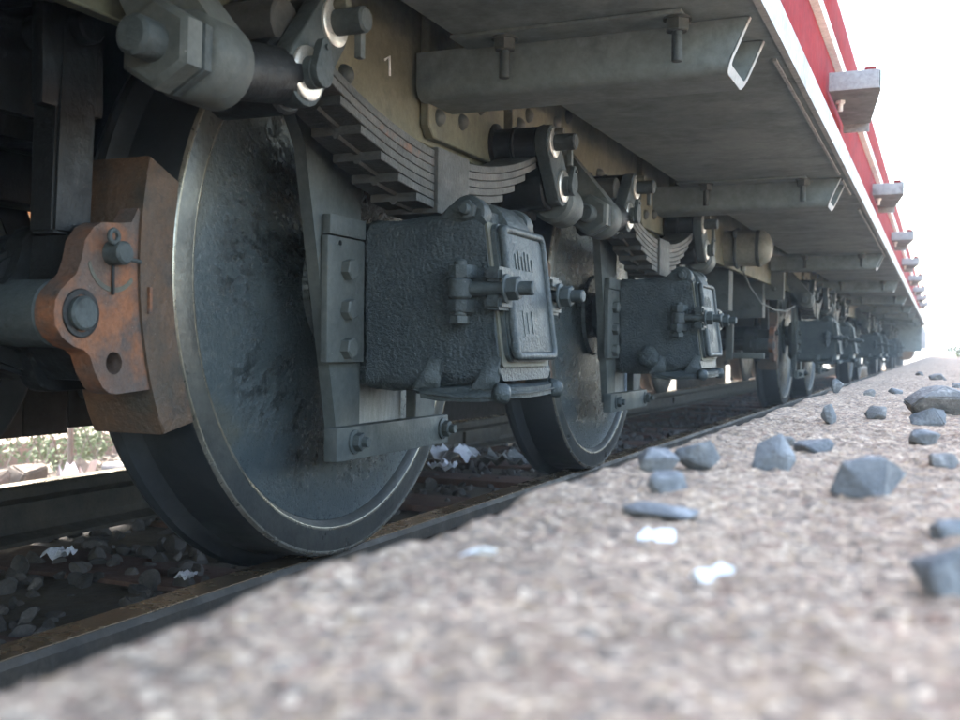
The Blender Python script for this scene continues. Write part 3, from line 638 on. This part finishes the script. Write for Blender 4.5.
# running board with brackets
b = box(RBI, RBO-.012, Y0, Y1, RBZ, RBZ+.008); rb = obj('running_board', b, 'board', wag)
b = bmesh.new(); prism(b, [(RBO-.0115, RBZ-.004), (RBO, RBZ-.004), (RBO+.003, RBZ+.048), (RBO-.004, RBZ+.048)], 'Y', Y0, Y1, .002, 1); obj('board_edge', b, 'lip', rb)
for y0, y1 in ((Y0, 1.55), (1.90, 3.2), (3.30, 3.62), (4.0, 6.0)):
    b = box(RBO-.030, RBO-.024, y0, y1, RBZ-.005, RBZ-.0005); obj('painted_light_strip', b, 'lip', rb)  # pale strip: light along the board's edge put into its colour
BR = [1.645, 3.27, 5.85, 8.1, 10.3, 12.5, 14.7, 16.9, 19.1]
proto = None
for y in BR:
    if proto is None:
        b = bmesh.new(); w_, d_, t = .150, .080, .013; xr, xl = RBO-.030, -.838
        def U(x, dx): return None
        # U channel, cut back at a slant at its outer end, rounded foot corners
        def sec(off, inner):
            r = .024; pts = []
            hw = w_/2-(t if inner else 0); zb = RBZ-d_+(t if inner else 0); rr_ = r-(t if inner else 0)
            pts.append((-hw, RBZ)); 
            for a in range(180, 271, 18): pts.append((-hw+rr_+rr_*math.cos(R_(a)), zb+rr_+rr_*math.sin(R_(a))))
            for a in range(270, 361, 18): pts.append((hw-rr_+rr_*math.cos(R_(a)), zb+rr_+rr_*math.sin(R_(a))))
            pts.append((hw, RBZ)); return pts
        so, si = sec(0, False), sec(0, True)
        def xo(z, end): return xr-.036*(RBZ-z)/d_ if end else xl
        rings = []
        for end in (0, 1):
            rings.append([(xo(z, end), y+w_/2+u, z-.0012) for u, z in so]+[(xo(z, end), y+w_/2+u, z-.0012) for u, z in si[::-1]])
        loft(b, rings, False, False)
        b.verts.ensure_lookup_table(); n = len(so)
        for e in (0, 1):
            o_ = e*2*n
            for i in range(n-1): b.faces.new((b.verts[o_+i], b.verts[o_+i+1], b.verts[o_+2*n-2-i], b.verts[o_+2*n-1-i]))
        proto = obj('board_bracket', b, 'board', wag)
        e = bmesh.new(); 
        o2 = [(xo(z, 1)+.0012, y+w_/2+u, z-.0012) for u, z in so]+[(xo(z, 1)+.0012, y+w_/2+u, z-.0012) for u, z in si[::-1]]
        vs = [e.verts.new(p) for p in o2]
        for i in range(n-1): e.faces.new((vs[i], vs[i+1], vs[2*n-2-i], vs[2*n-1-i]))
        ex = bmesh.ops.extrude_face_region(e, geom=e.faces[:]); bmesh.ops.translate(e, verts=[v for v in ex['geom'] if isinstance(v, bmesh.types.BMVert)], vec=(.001, 0, 0))
        obj('pale_cut_edge', e, 'lip', proto)  # cut face paler than the rest of the channel
        for x in (-.372, -.655):
            b = bmesh.new(); cyl(b, (x, y-.045, RBZ-.072), (x, y-.045, RBZ-.002), .0085, 14, .001); bt = obj('bolt', b, 'steel', proto)
            b = bmesh.new(); hexa(b, (x, y-.045, RBZ-.009), (0, 0, -1), .0185, .018, ph=.2); washer(b, (x, y-.045, RBZ-.0092), (0, 0, 1), .022, .008, .004); obj('nut', b, 'guard', proto)
        b = bmesh.new(); hexa(b, (-.40, y+.19, RBZ), (0, 0, -1), .011, .009); obj('nut', b, 'guard', proto)
        b = bmesh.new(); bx(b, RBI-.005, -.36, y-.075, y-.004, RBZ-.006, RBZ-.0008, .001); obj('flange', b, 'board', proto)
    else: copy_tree(proto, wag, (0, y-BR[0], 0))
# red side beams above the board, white stripe between them
b = box(-.60, -.330, Y0, Y1, RBZ+.049, .935, .004); sb = obj('side_beam', b, 'red', wag, label='lower red side beam above the running board')
b = box(-.60, -.308, Y0, Y1, .937, .972, .003); obj('white_stripe', b, 'white', sb)
b = box(-.60, -.316, Y0, Y1, .974, 1.135, .008); ub = obj('side_beam', b, 'red', wag)
for i in range(12):
    b = bmesh.new(); dome(b, (-.330, .9+i*1.9, .70), (1, 0, 0), .012, .008, 10); obj('rivet', b, 'red', sb)
b = box(mirx(-.62), -.62, Y0+.6, Y1-.6, .74, 2.25, .02); obj('unseen_shade_body', b, 'red', wag)  # unseen upper body, added to keep the sun off the platform
# grey folding steps that stick out from the red side
def step(y, first=None):
    z, x0, x1, dy = .80, -.322, -.175, .52
    b = bmesh.new(); prism(b, [(x0, y), (x1-.004, y), (x1, y+.01), (x1, y+.05), (x1-.055, y+dy), (x0, y+dy)], 'Z', z, z+.006, .001, 1); o = obj('side_step', b, 'board', wag)
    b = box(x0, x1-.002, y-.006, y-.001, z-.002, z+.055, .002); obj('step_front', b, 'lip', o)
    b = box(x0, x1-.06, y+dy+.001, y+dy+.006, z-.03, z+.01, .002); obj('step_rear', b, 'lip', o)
    b = bmesh.new(); bx(b, x1-.05, x1-.015, y+.06, y+.12, z+.0065, z+.08, .004); obj('marker_box', b, 'red', o)
    b = bmesh.new(); cyl(b, (x1-.012, y+.07, z+.0065), (x1-.012, y+.07, z+.07), .012, 12, .002); obj('hook', b, 'steel', o)
    b = bmesh.new(); cyl(b, (-.30, y+.14, z-.035), (-.30, y+.14, z-.001), .008, 10); hexa(b, (-.30, y+.14, z-.001), (0, 0, -1), .015, .01); obj('bolt', b, 'white', o)
    return o
s0 = step(3.42)
for y in (5.75, 8.1, 10.4, 12.7, 15.0, 17.3, 19.6): copy_tree(s0, wag, (0, y-3.42, 0))
# air tank hung between the bogies
b = bmesh.new(); lathe(b, [(0, .03), (.012, .055), (.03, .072), (.055, .078), (.42, .078), (.45, .07)], (-.655, 4.62, .438), (-1, 0, 0), 36); tk = obj('air_tank', b, 'tank', wag)
b = bmesh.new(); lathe(b, [(0, .08), (.008, .0815), (.016, .08)], (-.70, 4.62, .438), (-1, 0, 0), 36); obj('seam', b, 'steel', tk)
b = bmesh.new(); ring(b, (-.80, 4.62, .438), (1, 0, 0), .082, .007, 32, 8); tube(b, [(-.80, 4.55, .48), (-.80, 4.54, RBZ-.002)], .01); tube(b, [(-.80, 4.69, .48), (-.80, 4.70, RBZ-.002)], .01); obj('strap', b, 'steel', tk)
b = bmesh.new(); cyl(b, (-.775, 4.62, .365), (-.775, 4.62, .34), .013, 14, .002); obj('drain_plug', b, 'tank', tk)
b = bmesh.new(); pts = [(-.775, 4.62, .342), (-.76, 4.7, .28), (-.74, 4.9, .215), (-.72, 5.2, .195), (-.71, 5.5, .20), (-.70, 5.8, .24)]; tube(b, pts, .004, 8); obj('hose', b, 'guard', tk)
# drop frame between the two axle groups
b = box(-1.12, -.78, 5.95, 5.99, .28, .505, .004); df = obj('drop_frame', b, 'guard', wag)
for (x, z) in ((-1.08, .46), (-.93, .44), (-.83, .46), (-.83, .34), (-.95, .33)):
    b = bmesh.new(); dome(b, (x, 5.95, z), (0, -1, 0), .012, .010, 10); obj('rivet', b, 'guard', df)
b = box(-1.09, -1.05, 5.955, 5.985, -.05, .279, .004); obj('post', b, 'guard', df)
b = box(-1.049, -.88, 5.955, 5.985, -.045, -.01, .004); obj('cross_bar', b, 'guard', df)
b = box(mirx(-.30), -.30, Y1+.001, Y1+.10, .02, .70, .01); hs = obj('headstock', b, 'board', wag)
for x in (-.62, mirx(-.62)):
    b = bmesh.new(); lathe(b, [(0, .09), (.05, .09), (.06, .06), (.40, .06), (.41, .2), (.44, .2), (.455, .17)], (x, Y1+.1, .33), (0, 1, 0), 28); obj('buffer', b, 'dark', hs)

# the next vehicle, far down the platform
w2 = empty('railway_wagon', (XC, 27, RT), 'farthest wagon, a small dark end with a brown drum beyond the long grey one', 'wagon')
b = box(mirx(-.30), -.24, 23.4, 23.5, .08, .42, .01); obj('headstock', b, 'lip', w2)
b = box(mirx(-.34), -.34, 23.5, 34, .42, .62, .01); obj('deck', b, 'board', w2)
b = box(mirx(-.62), -.62, 23.8, 33, .62, 2.2, .02); obj('body', b, 'red', w2)
b = bmesh.new(); cyl(b, (-.62, 23.25, .0), (-.62, 23.9, .0), .16, 24, .02); obj('drum', b, 'ochre', w2)
for y in (25, 26.6, 31, 32.6):
    for x, d in ((WX, -1), (mirx(WX), 1)):
        b = bmesh.new(); lathe(b, wheel_prof('tyre'), (x, y, WZ), (d, 0, 0), 48, cap=False); lathe(b, wheel_prof('disc'), (x, y, WZ), (d, 0, 0), 48); obj('wheel', b, 'dark', w2)
    b = box(-.9, -.62, y-.12, y+.12, -.06, .2, .02); obj('axle_box', b, 'box', w2)

# ------------------------------------------------------------------ loose stones and chips on the platform
def unproj(x, y, z=PZ):
    d = Fw+Rr*((x-480)/1060)-Ur*((y-360)/1060); return d*(z/d.z)
def lay(name, px, py, wpx, hpx, m, label, cat, seed, group=None, cuts=12, rot=0, deep=.8):
    if cat == 'rock': cuts = 26
    """a loose stone whose foot rests on the platform at a given spot; size in metres from its apparent size there"""
    p = unproj(px, py); dist = p.dot(Fw); sx = wpx/1060*dist/2; sz = hpx/1060*dist/2
    bm = stone_bm(seed, sx*1.1, sx*deep, sz*1.15, cuts)
    bmesh.ops.rotate(bm, cent=(0, 0, 0), matrix=Matrix.Rotation(yaw+rot, 3, 'Z'), verts=bm.verts)
    bmesh.ops.translate(bm, verts=bm.verts, vec=(p.x, p.y+sx*deep*.9, PZ-.003-.14*sz)); return obj(name, bm, m, label=label, cat=cat, group=group, angle=28)
G = 'loose stones on the platform'
for a in (
 ('stone', 875, 503, 84, 46, 'stone', 'largest blocky grey stone on the platform, flat-topped with a dark front', 'stone', 21),
 ('stone', 948, 598, 70, 52, 'stone', 'dark grey stone on the platform cut off by the right edge of the picture', 'stone', 127),
 ('stone', 771, 471, 44, 38, 'stone', 'pyramid-shaped blue-grey stone just left of a flat dark stone', 'stone', 23),
 ('stone', 694, 471, 44, 32, 'stone', 'pointed grey stone at the right of the cluster of three near the edge', 'stone', 24),
 ('stone', 655, 473, 40, 26, 'stone', 'pale lilac-grey stone at the left of the cluster of three near the edge', 'stone', 25),
 ('stone', 665, 497, 44, 28, 'stone', 'rounded grey stone lying in front of the cluster near the edge', 'stone', 26),
 ('stone', 650, 520, 78, 18, 'stone', 'flat dark slab-like stone just behind a white chip', 'stone', 27),
 ('stone', 808, 453, 44, 16, 'stone', 'low flat dark stone to the right of the pyramid-shaped one', 'stone', 28),
 ('stone', 784, 445, 22, 11, 'stone_brown', 'small brown pebble between the pyramid-shaped stone and the flat one', 'stone', 29),
 ('stone', 950, 536, 34, 20, 'stone', 'bluish stone at the right edge between the two biggest dark stones', 'stone', 30),
 ('stone', 922, 444, 34, 16, 'stone', 'bluish wedge stone in front of the long lumpy rock', 'stone', 31),
 ('stone', 926, 427, 34, 20, 'stone', 'blue-grey block leaning against the long lumpy rock', 'stone', 32),
 ('stone', 938, 417, 66, 31, 'stone_brown', 'long lumpy brown-grey rock, the biggest beyond the blocky stone', 'rock', 133),
 ('stone', 944, 467, 30, 16, 'stone_brown', 'soft grey-brown stone near the right edge above the blocky one', 'stone', 34),
 ('stone', 877, 419, 22, 14, 'stone_brown', 'small dark grey-brown stone left of the long lumpy rock', 'stone', 35),
 ('stone', 828, 422, 14, 19, 'stone', 'slim pale blue stone standing on end', 'stone', 36),
 ('stone', 837, 393, 11, 15, 'stone', 'small upright stone at the platform edge before the far wheels', 'stone', 37),
 ('stone', 868, 396, 13, 8, 'stone_brown', 'small far pebble just right of the small upright stone', 'pebble', 38),
 ('stone', 895, 394, 13, 7, 'stone', 'small bluish pebble left of the end of the long lumpy rock', 'pebble', 39),
 ('stone', 938, 380, 16, 7, 'stone_brown', 'tiny dark pebble far off near the right edge', 'pebble', 40),
 ('stone', 920, 376, 9, 5, 'stone_brown', 'tiniest far pebble in the middle of the distant platform', 'pebble', 41),
 ('stone', 956, 388, 13, 6, 'stone_brown', 'tiny pebble at the very right edge beyond the long rock', 'pebble', 42)):
    lay(*a, group=G, rot=random.uniform(-.3, .3))
for i, (x, y, wp, hp, lb) in enumerate(((640, 540, 30, 16, 'white chip just in front of the flat dark slab-like stone'), (664, 540, 26, 15, 'smaller white chip touching the one before the flat dark stone'), (697, 583, 28, 20, 'left one of two blurred white chips side by side on the concrete'), (722, 579, 28, 20, 'right one of two blurred white chips side by side on the concrete'), (470, 560, 46, 18, 'blurred white chip close to the platform edge under the first axle box'))):
    lay('white_chip', x, y, wp, hp, 'chip', lb, 'chip', 60+i, group='white chips on the platform', cuts=5, deep=.6)

# ------------------------------------------------------------------ litter on the track, things beyond the train
def crumple(seed, c, sx, sy, sz):
    r = random.Random(seed); bm = bmesh.new(); bmesh.ops.create_grid(bm, x_segments=7, y_segments=7, size=1)
    for v in bm.verts: v.co = Vector((v.co.x*sx, v.co.y*sy, r.uniform(0, sz)+sz*.4*math.sin(v.co.x*5+seed)))+Vector(c)
    ex = bmesh.ops.extrude_face_region(bm, geom=bm.faces[:]); bmesh.ops.translate(bm, verts=[v for v in ex['geom'] if isinstance(v, bmesh.types.BMVert)], vec=(0, 0, .003)); return bm
for i, (x, y, lb, s) in enumerate(((-1.90, 4.1, 'flat pale plastic scrap between the rails left of the second wheel', .10), (-1.63, 4.05, 'crumpled brown and white scrap on the sleepers before the second wheel', .09), (-1.78, 3.75, 'small pale scrap on the sleeper beside the rail', .05), (-1.4, 1.74, 'tiny white pebble-like scrap by the near rail', .018), (-1.79, 1.79, 'glinting white crumpled foil on the dark ballast', .03))):
    obj('litter_scrap', crumple(i, (x, y, -.475), s, s*.8, s*.5), 'cloth' if i != 1 else 'stone_brown', label=lb, cat='litter', group='litter on the track')
obj('litter_bag', crumple(9, (-5.15, 5.27, -.95), .10, .11, .14), 'cloth', label='white crumpled plastic bag on the sunny ground beyond the far rail', cat='bag')
for i, (x, y, r_, hh, m_, lb) in enumerate((
    (-5.30, 4.72, .13, .20, 'rubble', 'brown rubble rock in the sunny gap, the farthest one left of the white bag'),
    (-5.25, 4.98, .17, .22, 'rubble', 'broad brown rubble rock in the sunny gap directly left of the white bag'),
    (-5.35, 5.52, .13, .20, 'rubble', 'brown rubble rock in the sunny gap directly right of the white bag'),
    (-5.28, 5.80, .11, .16, 'stone_brown', 'greyish rubble rock in the sunny gap by the near wheel'),
    (-3.30, 8.20, .12, .22, 'rubble', 'brown rubble rock beyond the far rail between the first two wheels'))):
    bm = stone_bm(200+i, r_, r_*.9, hh/2*1.1, 12); bmesh.ops.translate(bm, verts=bm.verts, vec=(x, y, gz(x, y)-.02))
    obj('rubble_rock', bm, m_, label=lb, cat='rock', group='rubble rocks beyond the far rail', angle=28)
wl = box(-7.2, -6.7, 3.5, 7.6, -1.05, -.80, .03); obj('low_wall', rough(wl, .01, 5, 1), 'pinkwall', label='low pink plastered wall in the sun behind the wire fence', cat='wall')
fe = empty('wire_fence', (-5.6, 6, -.98), 'rusty diamond wire fence in the sun beyond the track', 'fence')
for k in range(9):
    b = bmesh.new(); cyl(b, (-5.6, 2.5+k*1.6, -1.0), (-5.6, 2.5+k*1.6, .5), .02, 8); obj('post', b, 'wire', fe)
b = bmesh.new()
for k in range(70):
    y = 2.5+k*.16
    for s in (-1, 1): tube(b, [(-5.6, y, -.98), (-5.6, y+s*.75, .45)], .0035, 5)
for z in (-.9, -.2, .45): tube(b, [(-5.6, 2.4, z), (-5.6, 14, z)], .004, 5)
obj('mesh_wire', b, 'wire', fe)
yp = box(-5.2, -4.9, 4.4, 5.6, .55, 1.1, .02); ym = empty('yellow_box', (-5.05, 4.9, -.98), 'yellow painted box on a post glimpsed beyond the wagon', 'box')
obj('body', yp, 'yellow', ym); obj('post', box(-5.09, -5.01, 4.42, 4.50, -1.0, .549, .01), 'wire', ym)
for i, (y, lb) in enumerate(((8.6, 'ochre timber baulk beyond the far rail between the first two wheels'), (22.5, 'ochre timber baulk farther along beyond the far rail'))):
    obj('timber_baulk', box(-4.0, -3.3, y, y+.9, gz(-3.7, y)-.1, -.33, .02), 'ochre', label=lb, cat='timber')
def shrub(name, c, r, h, n, label, seed, cat='shrub'):
    g = np.random.default_rng(seed); root = empty(name, c, label, cat); cx, cy, cz = c
    b = bmesh.new()
    for k in range(7):
        a = g.uniform(0, 6.28); q = g.uniform(.3, .8); tube(b, [(cx, cy, cz), (cx+math.cos(a)*r*q*.4, cy+math.sin(a)*r*q*.4, cz+h*.45), (cx+math.cos(a)*r*q, cy+math.sin(a)*r*q, cz+h*.85)], [.012, .008, .003], 5)
    obj('stem', b, 'sleeper', root); V, F = [], []
    for i in range(n):
        d = g.normal(size=3); d /= np.linalg.norm(d); q = g.uniform(.25, 1)**.5*(1+.25*math.sin(5*d[0]+3*d[1])); p = np.array([cx, cy, cz+h*.55])+d*q*np.array([r, r, h*.48])
        u = g.normal(size=3); u /= np.linalg.norm(u); v = np.cross(u, g.normal(size=3)); v /= np.linalg.norm(v); s = g.uniform(.03, .065)*max(r, .4)
        o = len(V); V += [p-u*s, p+v*s*.42+u*s*.1, p+u*s, p-v*s*.42+u*s*.1]; F.append((o, o+1, o+2, o+3))
    me = bpy.data.meshes.new('mesh'); me.from_pydata([tuple(map(float, p)) for p in V], [], F); obj('crown', me, 'leaf', root)
shrub('shrub', (.42, 16.5, PZ), .42, .22, 900, 'low green weed bush on the far end of the platform', 1)
shrub('shrub', (-6.1, 6.1, -.98), .5, .42, 1500, 'leafy green weed growing by the wire fence in the sun', 2)
shrub('shrub', (-8.8, 9.0, -.98), 1.4, 2.6, 2600, 'tall green bush standing behind the pink wall', 3)

# ------------------------------------------------------------------ thin air volume, added to imitate lens glare
hz = bpy.data.materials.new('glare_veil'); hz.use_nodes = True; t = hz.node_tree
for n in list(t.nodes):
    if n.type == 'BSDF_PRINCIPLED': t.nodes.remove(n)
pv = t.nodes.new('ShaderNodeVolumePrincipled'); pv.inputs['Color'].default_value = (.95, 1, .98, 1); pv.inputs['Density'].default_value = .0065; pv.inputs['Anisotropy'].default_value = .2
t.links.new(pv.outputs[0], t.nodes['Material Output'].inputs['Volume'])
M['veil'] = hz
obj('veil', box(-2600, 2600, -2600, 2600, -2.1, 2.7), 'veil', label='thin added lens-glare haze over the tracks', cat='veil', kind='stuff')
